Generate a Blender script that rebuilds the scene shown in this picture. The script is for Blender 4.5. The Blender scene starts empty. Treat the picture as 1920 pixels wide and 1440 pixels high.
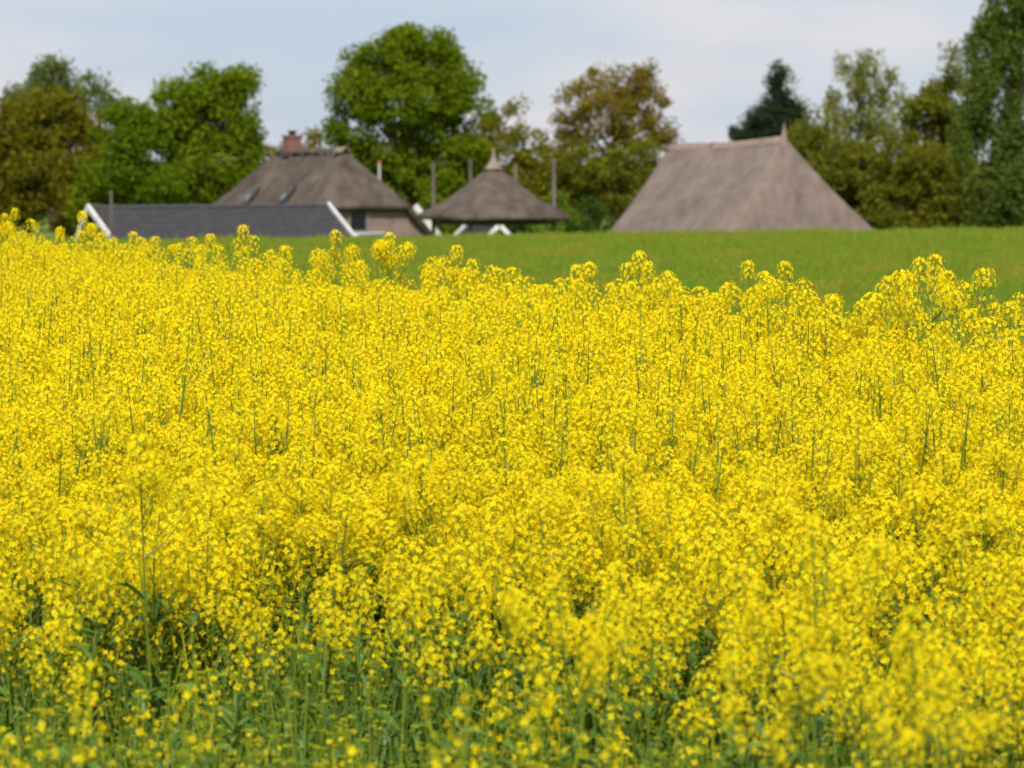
import bpy, math, random
import numpy as np
from mathutils import Vector, noise as mnoise

random.seed(11)
rng = np.random.default_rng(11)
R = math.radians
scene = bpy.context.scene
COL = scene.collection

# ------------------------------------------------------------------ camera frame
F = 7200.0                     # focal length in pixels of the 1920 px wide photograph (135 mm)
HZ = 300.0                     # row of the true horizon
CAMZ = 1.75
PITCH = math.atan((720 - HZ) / F)
cp, sp = math.cos(PITCH), math.sin(PITCH)

def P(px, py, Y):
    """world point seen at photo pixel (px, py) at ground distance Y"""
    cx, cy = (px - 960) / F, (720 - py) / F
    d = Vector((cx, cp + cy * sp, -sp + cy * cp))
    return Vector((0, 0, CAMZ)) + d * (Y / d.y)

def sstep(a, b, t):
    t = min(1.0, max(0.0, (t - a) / (b - a)))
    return t * t * (3 - 2 * t)

FARM_Z = -3.15
def ground(x, y):
    g = -0.13 * sstep(9, 20, y) - .13 * sstep(35, 85, y)
    near = 1 - sstep(98, 134, y)
    g += 0.0135 * max(-40, min(40, x)) * sstep(35, 85, y) * near
    g += (0.035 * mnoise.noise(Vector((x * .12, y * .07, 3.1)))
          + 0.02 * mnoise.noise(Vector((x * .5, y * .2, 7.7)))) * sstep(12, 30, y)
    return g * near + FARM_Z * (1 - near)

# ------------------------------------------------------------------ materials
def new_mat(name):
    m = bpy.data.materials.new(name)
    m.use_nodes = True
    nt = m.node_tree
    for n in list(nt.nodes):
        nt.nodes.remove(n)
    out = nt.nodes.new('ShaderNodeOutputMaterial')
    return m, nt, out

def ramp(nt, stops):
    r = nt.nodes.new('ShaderNodeValToRGB')
    el = r.color_ramp.elements
    while len(el) < len(stops):
        el.new(0.5)
    for e, (p, c) in zip(el, stops):
        e.position = p
        e.color = (c[0], c[1], c[2], 1)
    return r

def leaf_mat(name, stops, trans=0.35, tcol=None, gloss=0.0, patch=None, pm=.55):
    """thin leaves or petals: each island its own tint"""
    m, nt, out = new_mat(name)
    geo = nt.nodes.new('ShaderNodeNewGeometry')
    cr = ramp(nt, stops)
    if patch:
        nz = nt.nodes.new('ShaderNodeTexNoise')
        nz.inputs['Scale'].default_value = patch
        mx = nt.nodes.new('ShaderNodeMix')
        mx.inputs[0].default_value = pm
        nt.links.new(geo.outputs['Position'], nz.inputs['Vector'])
        nt.links.new(geo.outputs['Random Per Island'], mx.inputs[2])
        nt.links.new(nz.outputs['Fac'], mx.inputs[3])
        nt.links.new(mx.outputs[0], cr.inputs['Fac'])
    else:
        nt.links.new(geo.outputs['Random Per Island'], cr.inputs['Fac'])
    dif = nt.nodes.new('ShaderNodeBsdfDiffuse')
    tr = nt.nodes.new('ShaderNodeBsdfTranslucent')
    mix = nt.nodes.new('ShaderNodeMixShader')
    mix.inputs[0].default_value = trans
    nt.links.new(cr.outputs[0], dif.inputs['Color'])
    if tcol:
        mul = nt.nodes.new('ShaderNodeMix')
        mul.data_type = 'RGBA'
        mul.blend_type = 'MULTIPLY'
        mul.inputs[0].default_value = 1.0
        nt.links.new(cr.outputs[0], mul.inputs[6])
        mul.inputs[7].default_value = (*tcol, 1)
        nt.links.new(mul.outputs[2], tr.inputs['Color'])
    else:
        nt.links.new(cr.outputs[0], tr.inputs['Color'])
    nt.links.new(dif.outputs[0], mix.inputs[1])
    nt.links.new(tr.outputs[0], mix.inputs[2])
    last = mix
    if gloss:
        gl = nt.nodes.new('ShaderNodeBsdfGlossy')
        gl.inputs['Roughness'].default_value = 0.45
        m2 = nt.nodes.new('ShaderNodeMixShader')
        m2.inputs[0].default_value = gloss
        nt.links.new(mix.outputs[0], m2.inputs[1])
        nt.links.new(gl.outputs[0], m2.inputs[2])
        last = m2
    nt.links.new(last.outputs[0], out.inputs['Surface'])
    return m

def noise_mat(name, stops, scale=3.0, detail=6, rough=0.9, stretch=(1, 1, 1), bump=0.0, bscale=None,
              spec=0.2, scale2=None, mixf=0.5):
    m, nt, out = new_mat(name)
    tc = nt.nodes.new('ShaderNodeTexCoord')
    mp = nt.nodes.new('ShaderNodeMapping')
    mp.inputs['Scale'].default_value = stretch
    nt.links.new(tc.outputs['Object'], mp.inputs[0])
    nz = nt.nodes.new('ShaderNodeTexNoise')
    nz.inputs['Scale'].default_value = scale
    nz.inputs['Detail'].default_value = detail
    nt.links.new(mp.outputs[0], nz.inputs['Vector'])
    fac = nz.outputs['Fac']
    if scale2:
        n2 = nt.nodes.new('ShaderNodeTexNoise')
        n2.inputs['Scale'].default_value = scale2
        n2.inputs['Detail'].default_value = 3
        nt.links.new(tc.outputs['Object'], n2.inputs['Vector'])
        mx = nt.nodes.new('ShaderNodeMix')
        mx.inputs[0].default_value = mixf
        nt.links.new(fac, mx.inputs[2])
        nt.links.new(n2.outputs['Fac'], mx.inputs[3])
        fac = mx.outputs[0]
    cr = ramp(nt, stops)
    nt.links.new(fac, cr.inputs['Fac'])
    b = nt.nodes.new('ShaderNodeBsdfPrincipled')
    b.inputs['Roughness'].default_value = rough
    b.inputs['Specular IOR Level'].default_value = spec
    nt.links.new(cr.outputs[0], b.inputs['Base Color'])
    if bump:
        bz = nt.nodes.new('ShaderNodeTexNoise')
        bz.inputs['Scale'].default_value = bscale or scale * 4
        bz.inputs['Detail'].default_value = 4
        nt.links.new(mp.outputs[0], bz.inputs['Vector'])
        bp = nt.nodes.new('ShaderNodeBump')
        bp.inputs['Strength'].default_value = bump
        bp.inputs['Distance'].default_value = 0.08
        nt.links.new(bz.outputs['Fac'], bp.inputs['Height'])
        nt.links.new(bp.outputs[0], b.inputs['Normal'])
    nt.links.new(b.outputs[0], out.inputs['Surface'])
    return m

def brick_mat(name, c1, c2, mortar, scale=1.0):
    m, nt, out = new_mat(name)
    tc = nt.nodes.new('ShaderNodeTexCoord')
    mp = nt.nodes.new('ShaderNodeMapping')
    mp.inputs['Rotation'].default_value = (R(90), 0, 0)
    nt.links.new(tc.outputs['Object'], mp.inputs[0])
    br = nt.nodes.new('ShaderNodeTexBrick')
    br.inputs['Color1'].default_value = (*c1, 1)
    br.inputs['Color2'].default_value = (*c2, 1)
    br.inputs['Mortar'].default_value = (*mortar, 1)
    br.inputs['Scale'].default_value = scale
    br.inputs['Mortar Size'].default_value = 0.012
    br.inputs['Brick Width'].default_value = 0.22
    br.inputs['Row Height'].default_value = 0.075
    nt.links.new(mp.outputs[0], br.inputs['Vector'])
    nz = nt.nodes.new('ShaderNodeTexNoise')
    nz.inputs['Scale'].default_value = 1.3
    nt.links.new(tc.outputs['Object'], nz.inputs['Vector'])
    cr = ramp(nt, [(0.3, (.72, .72, .74)), (0.7, (1.1, 1.05, 1.02))])
    nt.links.new(nz.outputs['Fac'], cr.inputs['Fac'])
    mx = nt.nodes.new('ShaderNodeMix')
    mx.data_type = 'RGBA'
    mx.blend_type = 'MULTIPLY'
    mx.inputs[0].default_value = 1
    nt.links.new(br.outputs['Color'], mx.inputs[6])
    nt.links.new(cr.outputs[0], mx.inputs[7])
    b = nt.nodes.new('ShaderNodeBsdfPrincipled')
    b.inputs['Roughness'].default_value = 0.9
    nt.links.new(mx.outputs[2], b.inputs['Base Color'])
    nt.links.new(b.outputs[0], out.inputs['Surface'])
    return m

def plain_mat(name, c, rough=0.6, spec=0.3, metal=0.0):
    return noise_mat(name, [(0.25, [v * .86 for v in c]), (0.75, [min(1, v * 1.1) for v in c])],
                     scale=2.2, detail=5, rough=rough, spec=spec)

M = {}
M['petal'] = leaf_mat('petal', [(0.0, (.85, .56, .005)), (0.25, (.91, .72, .008)), (0.8, (.925, .77, .012)), (1.0, (.93, .81, .035))],
                      trans=0.40, tcol=(1.0, .97, .5))
M['bud'] = leaf_mat('bud', [(0, (.30, .36, .02)), (1, (.55, .50, .03))], trans=0.2)
M['stem'] = leaf_mat('stem', [(0, (.08, .14, .010)), (0.6, (.13, .20, .016)), (1, (.18, .24, .02))], trans=0.15, gloss=0.03)
M['rape_leaf'] = leaf_mat('rape_leaf', [(0, (.065, .135, .014)), (0.5, (.10, .19, .018)), (1, (.15, .25, .04))], trans=0.3, gloss=0.04)
M['grass'] = leaf_mat('grass_blade', [(0, (.075, .155, .012)), (0.5, (.12, .22, .016)), (1, (.19, .28, .035))], trans=0.35, gloss=0.02)
M['meadow_blade'] = leaf_mat('meadow_blade', [(0.28, (.11, .275, .030)), (0.43, (.195, .29, .028)), (0.57, (.27, .285, .032)), (.72, (.39, .30, .055))],
                             trans=0.35, patch=.55, pm=.75)
M['thatch'] = noise_mat('thatch', [(0.32, (.125, .094, .078)), (0.5, (.182, .141, .120)), (0.68, (.235, .185, .160))],
                        scale=2.6, detail=9, stretch=(1, 1, .35), bump=0.7, bscale=14, spec=0.05, scale2=.55, mixf=.5)
M['thatch_old'] = noise_mat('thatch_old', [(0.34, (.052, .041, .033)), (0.5, (.098, .078, .063)), (0.66, (.145, .117, .095))],
                            scale=2.4, detail=9, stretch=(1, 1, .4), bump=0.7, bscale=14, spec=0.05, scale2=.5, mixf=.5)
M['thatch_ridge'] = noise_mat('thatch_ridge', [(0.3, (.20, .15, .122)), (0.7, (.30, .225, .185))],
                              scale=5, detail=7, bump=0.5, bscale=16, spec=0.05)
M['tile'] = noise_mat('slate_tile', [(0.3, (.042, .040, .045)), (0.7, (.072, .068, .074))], scale=3.5, detail=8, rough=.6,
                      stretch=(1, 1, 2.2), bump=0.3, bscale=20, spec=0.3)
M['white'] = noise_mat('white_paint', [(.3, (.50, .48, .45)), (.55, (.70, .67, .655)), (.75, (.74, .72, .70))], scale=3.0, detail=7, rough=.6)
M['brick'] = brick_mat('brick', (.16, .10, .08), (.23, .155, .13), (.27, .225, .20))
M['brick_red'] = brick_mat('brick_red', (.23, .080, .060), (.17, .060, .048), (.19, .13, .115))
M['dark'] = plain_mat('dark_tarred_board', (.018, .022, .022), .6)
M['glass'] = plain_mat('dark_glass', (.006, .010, .010), .25, .5)
M['frame'] = plain_mat('window_frame', (.22, .19, .17), .6)
M['frame_pale'] = plain_mat('zinc_white', (.46, .44, .42), .6)
M['skyglass'] = plain_mat('skylight_glass', (.17, .175, .185), .3, .5)
M['metal'] = plain_mat('lead_sheet', (.045, .045, .045), .45, .5)
M['pole'] = noise_mat('weathered_pole', [(0.3, (.085, .07, .056)), (0.7, (.18, .15, .122))], scale=6, detail=6, stretch=(1, 1, .1))
M['post_dark'] = plain_mat('dark_post', (.05, .042, .035), .8)
M['terracotta'] = plain_mat('terracotta', (.42, .12, .05), .7)
M['bark'] = noise_mat('bark', [(0.3, (.035, .028, .018)), (0.7, (.085, .07, .045))], scale=4, detail=6, stretch=(1, 1, .3), bump=.5)
M['hay'] = noise_mat('hay', [(0.3, (.10, .075, .04)), (0.7, (.2, .15, .08))], scale=8, detail=6)

# ground: meadow soil and turf in one sheet
def ground_mat():
    m, nt, out = new_mat('meadow_turf')
    geo = nt.nodes.new('ShaderNodeNewGeometry')
    mp = nt.nodes.new('ShaderNodeMapping')
    mp.inputs['Scale'].default_value = (1, .45, 1)
    nt.links.new(geo.outputs['Position'], mp.inputs[0])
    n1 = nt.nodes.new('ShaderNodeTexNoise'); n1.inputs['Scale'].default_value = .25; n1.inputs['Detail'].default_value = 5
    n2 = nt.nodes.new('ShaderNodeTexNoise'); n2.inputs['Scale'].default_value = 4; n2.inputs['Detail'].default_value = 6
    for n in (n1, n2):
        nt.links.new(mp.outputs[0], n.inputs['Vector'])
    mx = nt.nodes.new('ShaderNodeMix'); mx.inputs[0].default_value = .4
    nt.links.new(n1.outputs['Fac'], mx.inputs[2]); nt.links.new(n2.outputs['Fac'], mx.inputs[3])
    cr = ramp(nt, [(0.3, (.06, .11, .008)), (0.5, (.10, .145, .012)), (0.68, (.16, .15, .025))])
    nt.links.new(mx.outputs[0], cr.inputs['Fac'])
    b = nt.nodes.new('ShaderNodeBsdfPrincipled'); b.inputs['Roughness'].default_value = .95
    b.inputs['Specular IOR Level'].default_value = .1
    nt.links.new(cr.outputs[0], b.inputs['Base Color'])
    nt.links.new(b.outputs[0], out.inputs['Surface'])
    return m
M['ground'] = ground_mat()

# ------------------------------------------------------------------ mesh builder
class MB:
    def __init__(self):
        self.v, self.f, self.m = [], [], []
    def add(self, verts, faces, mat=0):
        b = len(self.v)
        self.v.extend([tuple(q) for q in verts])
        self.f.extend([tuple(b + i for i in fc) for fc in faces])
        self.m.extend([mat] * len(faces))
    def merge(self, o, mat=0):
        b = len(self.v)
        self.v.extend(o.v)
        self.f.extend([tuple(b + i for i in fc) for fc in o.f])
        self.m.extend([mat] * len(o.f))
    def tube(self, pts, rads, n=5, mat=0, cap=True):
        pts = [Vector(q) for q in pts]
        vs, fs = [], []
        for i, q in enumerate(pts):
            t = (pts[min(i + 1, len(pts) - 1)] - pts[max(i - 1, 0)])
            t = t.normalized() if t.length > 1e-9 else Vector((0, 0, 1))
            a = Vector((1, 0, 0)) if abs(t.x) < .8 else Vector((0, 1, 0))
            e1 = t.cross(a).normalized(); e2 = t.cross(e1)
            for k in range(n):
                an = 2 * math.pi * k / n
                vs.append(q + (e1 * math.cos(an) + e2 * math.sin(an)) * rads[i])
        for i in range(len(pts) - 1):
            for k in range(n):
                fs.append((i * n + k, i * n + (k + 1) % n, (i + 1) * n + (k + 1) % n, (i + 1) * n + k))
        if cap:
            fs.append(tuple(range(n))[::-1]); fs.append(tuple((len(pts) - 1) * n + k for k in range(n)))
        self.add(vs, fs, mat)
    def box(self, lo, hi, mat=0):
        (x0, y0, z0), (x1, y1, z1) = lo, hi
        v = [(x0, y0, z0), (x1, y0, z0), (x1, y1, z0), (x0, y1, z0), (x0, y0, z1), (x1, y0, z1), (x1, y1, z1), (x0, y1, z1)]
        self.add(v, [(0, 3, 2, 1), (4, 5, 6, 7), (0, 1, 5, 4), (1, 2, 6, 5), (2, 3, 7, 6), (3, 0, 4, 7)], mat)
    def beam(self, a, b, w, d, nrm, mat=0):
        """square bar from a to b: w wide in the plane perpendicular to nrm, d thick along nrm"""
        a, b, nrm = Vector(a), Vector(b), Vector(nrm).normalized()
        t = (b - a).normalized(); s = t.cross(nrm).normalized() * (w / 2); q = nrm * (d / 2)
        v = [a - s - q, a + s - q, a + s + q, a - s + q, b - s - q, b + s - q, b + s + q, b - s + q]
        self.add(v, [(0, 3, 2, 1), (4, 5, 6, 7), (0, 1, 5, 4), (1, 2, 6, 5), (2, 3, 7, 6), (3, 0, 4, 7)], mat)
    def mesh(self, name, mats, smooth=False):
        me = bpy.data.meshes.new(name)
        me.from_pydata(self.v, [], self.f)
        for mm in mats:
            me.materials.append(mm)
        me.polygons.foreach_set('material_index', self.m)
        if smooth:
            me.polygons.foreach_set('use_smooth', [True] * len(self.f))
        me.update()
        return me
    def obj(self, name, mats, parent=None, smooth=False, loc=None):
        if not isinstance(mats, (list, tuple)):
            mats = [mats]
        o = bpy.data.objects.new(name, self.mesh(name, mats, smooth))
        COL.objects.link(o)
        if parent:
            o.parent = parent
        if loc is not None:
            o.location = loc
        return o

def tag(o, label=None, cat=None, group=None, kind=None):
    if label: o['label'] = label
    if cat: o['category'] = cat
    if group: o['group'] = group
    if kind: o['kind'] = kind
    return o

def empty(name, loc, rz=0.0, **kw):
    o = bpy.data.objects.new(name, None)
    o.empty_display_size = 0.2
    COL.objects.link(o)
    o.location = loc
    o.rotation_euler = (0, 0, rz)
    return tag(o, **kw)

# ------------------------------------------------------------------ ground sheet
rows = [-60, -25, -10, -3, 2, 5] + list(np.arange(7, 24, 1.0)) + list(np.arange(24, 150, 2.0)) + [155, 170, 200, 260, 400, 800, 1800, 4500]
NC = 70
g = MB()
for y in rows:
    hw = 14 + .55 * max(0, y) + (3000 if y > 1500 else 0)
    for i in range(NC + 1):
        s = -1 + 2 * i / NC
        x = hw * (0.6 * s + 0.4 * s ** 3)
        g.v.append((x, y, ground(x, y)))
for j in range(len(rows) - 1):
    for i in range(NC):
        a = j * (NC + 1) + i
        g.f.append((a, a + 1, a + NC + 2, a + NC + 1)); g.m.append(0)
tag(g.obj('ground', M['ground'], smooth=True), kind='structure', label='green meadow ground rising to a low crest before the farm')

# ------------------------------------------------------------------ scatter by geometry nodes (stuff only)
def scatter(name, pts, rots, scales, src, mats=None, **kw):
    me = bpy.data.meshes.new(name)
    me.from_pydata([tuple(q) for q in pts], [], [])
    n = len(pts)
    at = me.attributes.new('rot', 'FLOAT_VECTOR', 'POINT')
    at.data.foreach_set('vector', np.asarray(rots, dtype=np.float32).reshape(-1))
    at = me.attributes.new('scl', 'FLOAT_VECTOR', 'POINT')
    at.data.foreach_set('vector', np.asarray(scales, dtype=np.float32).reshape(-1))
    at = me.attributes.new('pick', 'INT', 'POINT')
    at.data.foreach_set('value', rng.integers(0, 10000, n).astype(np.int32))
    o = bpy.data.objects.new(name, me)
    COL.objects.link(o)
    nt = bpy.data.node_groups.new(name + '_nodes', 'GeometryNodeTree')
    nt.interface.new_socket('Geometry', in_out='INPUT', socket_type='NodeSocketGeometry')
    nt.interface.new_socket('Geometry', in_out='OUTPUT', socket_type='NodeSocketGeometry')
    gi = nt.nodes.new('NodeGroupInput'); go = nt.nodes.new('NodeGroupOutput')
    ci = nt.nodes.new('GeometryNodeCollectionInfo')
    ci.inputs['Collection'].default_value = src
    ci.inputs['Separate Children'].default_value = True
    ci.inputs['Reset Children'].default_value = True
    iop = nt.nodes.new('GeometryNodeInstanceOnPoints')
    iop.inputs['Pick Instance'].default_value = True
    def attr(nm, ty):
        a = nt.nodes.new('GeometryNodeInputNamedAttribute')
        a.data_type = ty
        a.inputs['Name'].default_value = nm
        return next(s for s in a.outputs if s.name == 'Attribute' and s.enabled)
    nt.links.new(gi.outputs[0], iop.inputs['Points'])
    nt.links.new(ci.outputs[0], iop.inputs['Instance'])
    nt.links.new(attr('pick', 'INT'), iop.inputs['Instance Index'])
    nt.links.new(attr('rot', 'FLOAT_VECTOR'), iop.inputs['Rotation'])
    nt.links.new(attr('scl', 'FLOAT_VECTOR'), iop.inputs['Scale'])
    nt.links.new(iop.outputs[0], go.inputs[0])
    md = o.modifiers.new('scatter', 'NODES')
    md.node_group = nt
    return tag(o, **kw)

def source(name, meshes):
    c = bpy.data.collections.new(name)
    for i, me in enumerate(meshes):
        c.objects.link(bpy.data.objects.new(me.name, me))
    return c

# ------------------------------------------------------------------ rapeseed
GA = 2.39996
def frame_of(d):
    d = Vector(d).normalized()
    a = Vector((0, 0, 1)) if abs(d.z) < .9 else Vector((1, 0, 0))
    e1 = d.cross(a).normalized()
    return d, e1, d.cross(e1)

def flower(mb, c, d, r):
    d, e1, e2 = frame_of(d)
    ph = random.uniform(0, 6.28)
    cup = random.uniform(.12, .5)
    for k in range(4):
        a = ph + k * math.pi / 2 + random.uniform(-.12, .12)
        u = e1 * math.cos(a) + e2 * math.sin(a)
        w = -e1 * math.sin(a) + e2 * math.cos(a)
        rr = r * random.uniform(.88, 1.12)
        droop = random.uniform(-.15, .15)
        up1 = d * (rr * .30 * cup + .12 * rr)
        up2 = d * (rr * (cup + droop) * .6)
        mb.add([c + u * rr * .10,
                c + u * rr * .55 + w * rr * .40 + up1,
                c + u * rr + w * rr * .26 + up2,
                c + u * rr - w * rr * .26 + up2,
                c + u * rr * .55 - w * rr * .40 + up1], [(0, 1, 2, 3, 4)])

def bud(mb, c, d, r):
    d, e1, e2 = frame_of(d)
    vs = [c - d * r, c + d * r * 1.3] + [c + (e1 * math.cos(k * 2.094) + e2 * math.sin(k * 2.094)) * r * .55 for k in range(3)]
    mb.add(vs, [(0, 3, 2), (0, 4, 3), (0, 2, 4), (1, 2, 3), (1, 3, 4), (1, 4, 2)])

def raceme(stem, base, tip, n, r, pods, dome=False):
    """flowers along the upper part of a shoot: returns a flower head mesh builder (petals 0, buds 1, pedicels 2)"""
    fl, bd, pe = MB(), MB(), MB()
    base, tip = Vector(base), Vector(tip)
    ax = (tip - base)
    L = ax.length
    d, e1, e2 = frame_of(ax)
    ph = random.uniform(0, 6.28)
    fl_len = random.uniform(.045, .075) if dome else random.uniform(.07, .17)
    stray = random.randint(4, 9) if dome else 0
    wide = random.uniform(1.1, 1.4) if dome else 1.0
    n += stray
    for i in range(n):
        s = (i + .5) / n
        if dome:
            s = (i + .5) / (n - stray)
        z = L - fl_len * min(s, 1) ** 1.25 - .004
        if dome and i >= n - stray:
            s = 1.0; z = L - fl_len - random.uniform(.01, .10)
            if z < .01: continue
        a = ph + i * GA + random.uniform(-.3, .3)
        out = e1 * math.cos(a) + e2 * math.sin(a)
        rad = (.012 + .021 * min(1, s * 2.4)) * wide * random.uniform(.8, 1.25)
        p0 = base + d * z
        tilt = .75 - 1.0 * s + random.uniform(-.2, .2)
        c = p0 + out * rad + d * (rad * .5 * (1 - s) + .006)
        flower(fl, c, (out + d * tilt + Vector((0, 0, .25))), r * random.uniform(.85, 1.1))
        pe.tube([p0 - d * .004, c], [.0006, .0004], 3, cap=False)
    pe.tube([base + d * max(.0, L - fl_len - (.11 if dome else .004)), tip], [.0021, .0013], 4, cap=False)
    for i in range(random.randint(6, 11)):
        a = i * GA
        out = e1 * math.cos(a) + e2 * math.sin(a)
        rr = .010 * math.sqrt((i + .3) / 9)
        bud(bd, tip + out * rr + d * (.006 - rr * .4), d + out * rr * 60, random.uniform(.0028, .0042))
    for i in range(pods):
        z = L - fl_len - random.uniform(.0, .13)
        if z < .02: continue
        a = random.uniform(0, 6.28)
        out = e1 * math.cos(a) + e2 * math.sin(a)
        p0 = base + d * z
        p1 = p0 + out * .016 + d * .010
        p2 = p1 + (out * .35 + d * .9) * random.uniform(.018, .034)
        stem.tube([p0, p1, p2], [.0008, .0012, .0006], 3, cap=False)
    return fl, bd, pe

def leaf(mb, base, dirv, L, W, droop):
    d = Vector(dirv).normalized()
    s = d.cross(Vector((0, 0, 1)))
    s = s.normalized() if s.length > .01 else Vector((1, 0, 0))
    prof = [.12, .62, 1.0, .86, .5, .06]
    vs, fs = [], []
    N = len(prof)
    twist = random.uniform(-.5, .5)
    for i, w in enumerate(prof):
        t = i / (N - 1)
        c = Vector(base) + d * L * t + Vector((0, 0, -droop * L * t * t + .10 * L * math.sin(t * 3.1)))
        sd = (s + Vector((0, 0, twist * t))).normalized() * W * w * .5
        wav = Vector((0, 0, .12 * W * random.uniform(-1, 1)))
        vs += [c - sd + wav, c - Vector((0, 0, .10 * W * w)), c + sd - wav]
    for i in range(N - 1):
        a = i * 3
        fs += [(a, a + 1, a + 4, a + 3), (a + 1, a + 2, a + 5, a + 4)]
    mb.add(vs, fs)

class Plant:
    pass

def make_plant(idx, H, n_rac, short, kind='', nflow=(34, 54), rmul=1.0, bare=False, dome=False):
    p = Plant()
    stem, lv = MB(), MB()
    lean = Vector((random.uniform(-.06, .06), random.uniform(-.06, .06), 0))
    wob = random.uniform(0, 6.28)
    def axis(t):
        return Vector((lean.x * t * t * H + .012 * math.sin(wob + t * 5), lean.y * t * t * H + .012 * math.cos(wob * 2 + t * 4), t * H))
    stem.tube([axis(t) for t in (0, .25, .5, .7, .85, .97)], ([.0050, .0047, .0042, .0036, .0030, .0015] if bare else [.0052, .0046, .0038, .003, .0024, .0015]), 5, cap=False)
    p.heads = []
    nf = lambda: random.randint(*nflow)
    p.heads.append(raceme(stem, axis(.75), axis(1.0), nf(), random.uniform(.0074, .0088), random.randint(8, 16) if bare else random.randint(6, 12), dome))
    for k in range(n_rac - 1):
        t0 = random.uniform(.42 if not short else .3, .62 if bare else .82)
        a = k * GA + random.uniform(-.4, .4)
        out = Vector((math.cos(a), math.sin(a), 0))
        b0 = axis(t0)
        top_z = H * (random.uniform(.60, .80) if bare else random.uniform(max(t0 + .1, .66), .97))
        reach = random.uniform(.05, .15) * (.85 if short else 1.1)
        tip = b0 + out * reach + Vector((0, 0, max(.08, top_z - b0.z)))
        mid = b0 + out * reach * .75 + Vector((0, 0, (tip.z - b0.z) * .42))
        q = tip - (tip - mid).normalized() * .004
        stem.tube([b0, (b0 + mid) / 2 + out * .012, mid, q], [.0026, .0023, .002, .0012], 4, cap=False)
        p.heads.append(raceme(stem, mid, tip, max(5, nf() - (6 if short else 2)), random.uniform(.0072, .0087), random.randint(3, 9), dome))
    nl = random.randint(7, 11) if short else random.randint(6, 9)
    for k in range(nl):
        t = random.uniform(.04, .74 if short else .66)
        a = k * GA + random.uniform(-.4, .4)
        big = (1 - t)
        leaf(lv, axis(t), (math.cos(a), math.sin(a), random.uniform(.3, 1.1)), .07 + .17 * big * random.uniform(.6, 1.1),
             .018 + .034 * big * random.uniform(.5, 1.1), random.uniform(.2, .7))
    nm = 'rapeseed_%s' % (kind or ('short' if short else 'tall'))
    p.stem = stem.mesh('stem', [M['stem']])
    p.leaf = lv.mesh('foliage', [M['rape_leaf']])
    hm = []
    joined = MB()
    joined.merge(stem, 0); joined.merge(lv, 1)
    for fl, bd, pe in p.heads:
        h = MB(); h.merge(fl, 0); h.merge(bd, 1); h.merge(pe, 2)
        hm.append(h.mesh('flower_head', [M['petal'], M['bud'], M['bud']]))
        joined.merge(fl, 2); joined.merge(bd, 3); joined.merge(pe, 3)
    p.head_meshes = hm
    p.joined = joined.mesh(nm, [M['stem'], M['rape_leaf'], M['petal'], M['bud']])
    p.H = H
    return p

TALL = [make_plant(i, 1.0, random.randint(6, 9), False, dome=i % 2 == 0) for i in range(14)]
DOME = [make_plant(i, 1.0, random.randint(5, 8), False, 'dome', (38, 54), dome=True) for i in range(8)]
SHORT = [make_plant(i, .60, random.randint(4, 7), True, nflow=(24, 42)) for i in range(12)]
BARE = [make_plant(i, 1.10, random.randint(5, 8), False, 'bare', (20, 34), bare=True) for i in range(8)]
SPARSE = [make_plant(i, .50, random.randint(2, 4), True, 'sparse', (7, 20)) for i in range(10)]

def edge_far(x):          # far edge of the field
    return 22.8 - 2.3 * x
def px_of(x, y):
    return 960 + F * x / y
def mean_h(x, y):
    h = .56 + .34 * sstep(9, 14.5, y) + .16 * sstep(14, 19, y)
    h += .10 * sstep(24, 32, y)
    return h
def front(x, y):          # density of the crop towards its front edge, thinner on the left
    px = px_of(x, y)
    e = 10.1 - .9 * sstep(600, 1600, px) - .35 * sstep(0, 1, (px - 1600) / 300) + .35 * mnoise.noise(Vector((x * 1.5, 3, 0)))
    return (.16 + .06 * sstep(500, 1500, px)) * sstep(e - 3.2, e - 1.2, y) + .84 * sstep(e - 1.0, e + 2.0, y) if y > e - 3.2 else 0.0

cand = []
DENS = 39
y = 6.6
area_step = 0.5
yy = 6.6
while yy < 40:
    hw = yy * .1333 * 1.2 + 1.1
    n = int(DENS * (1 + .55 * sstep(10.5, 15, yy)) * 2 * hw * area_step)
    for _ in range(n):
        x = random.uniform(-hw, hw); y = yy + random.random() * area_step
        e = edge_far(x) + .5 * mnoise.noise(Vector((x * 1.3, 0, 5)))
        if y > e: continue
        if random.random() > front(x, y): continue
        clump = mnoise.noise(Vector((x * 1.1, y * 1.1, 0)))
        if clump < -.38 and random.random() < .35: continue
        if y < 12.0 and clump < -.22 and random.random() < .4: continue
        h = mean_h(x, y) * (1 + .06 * clump) * random.gauss(1, .055)
        if e - y < 1.1: h *= random.uniform(.84, 1.0)
        if front(x, y) < .4: h *= random.uniform(.6, .98)
        cand.append((x, y, h, 'sparse' if front(x, y) < random.uniform(.25, .6) else 'bare' if h > .8 and e - y > 1.5 and random.random() < .42 else 'short' if h < .74 else 'tall'))
    yy += area_step

FAM = {'short': SHORT, 'tall': TALL, 'bare': BARE, 'sparse': SPARSE}
def place_plant(x, y, h, label, group, variant=None, lean=.05, kind=None):
    fam = FAM[kind or ('short' if h < .74 else 'tall')]
    p = variant or random.choice(fam)
    s = h / p.H
    r = empty('rapeseed_plant', (x, y, ground(x, y) - .01), random.uniform(0, 6.28), label=label, cat='plant', group=group)
    r.rotation_euler.x = random.uniform(-lean, lean); r.rotation_euler.y = random.uniform(-lean, lean)
    r.scale = (s, s, s) if .8 < s < 1.25 else (1, 1, s)
    for nm, me in [('stem', p.stem), ('foliage', p.leaf)] + [('flower_head', m) for m in p.head_meshes]:
        o = bpy.data.objects.new(nm, me)
        COL.objects.link(o)
        o.parent = r
    return r

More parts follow.
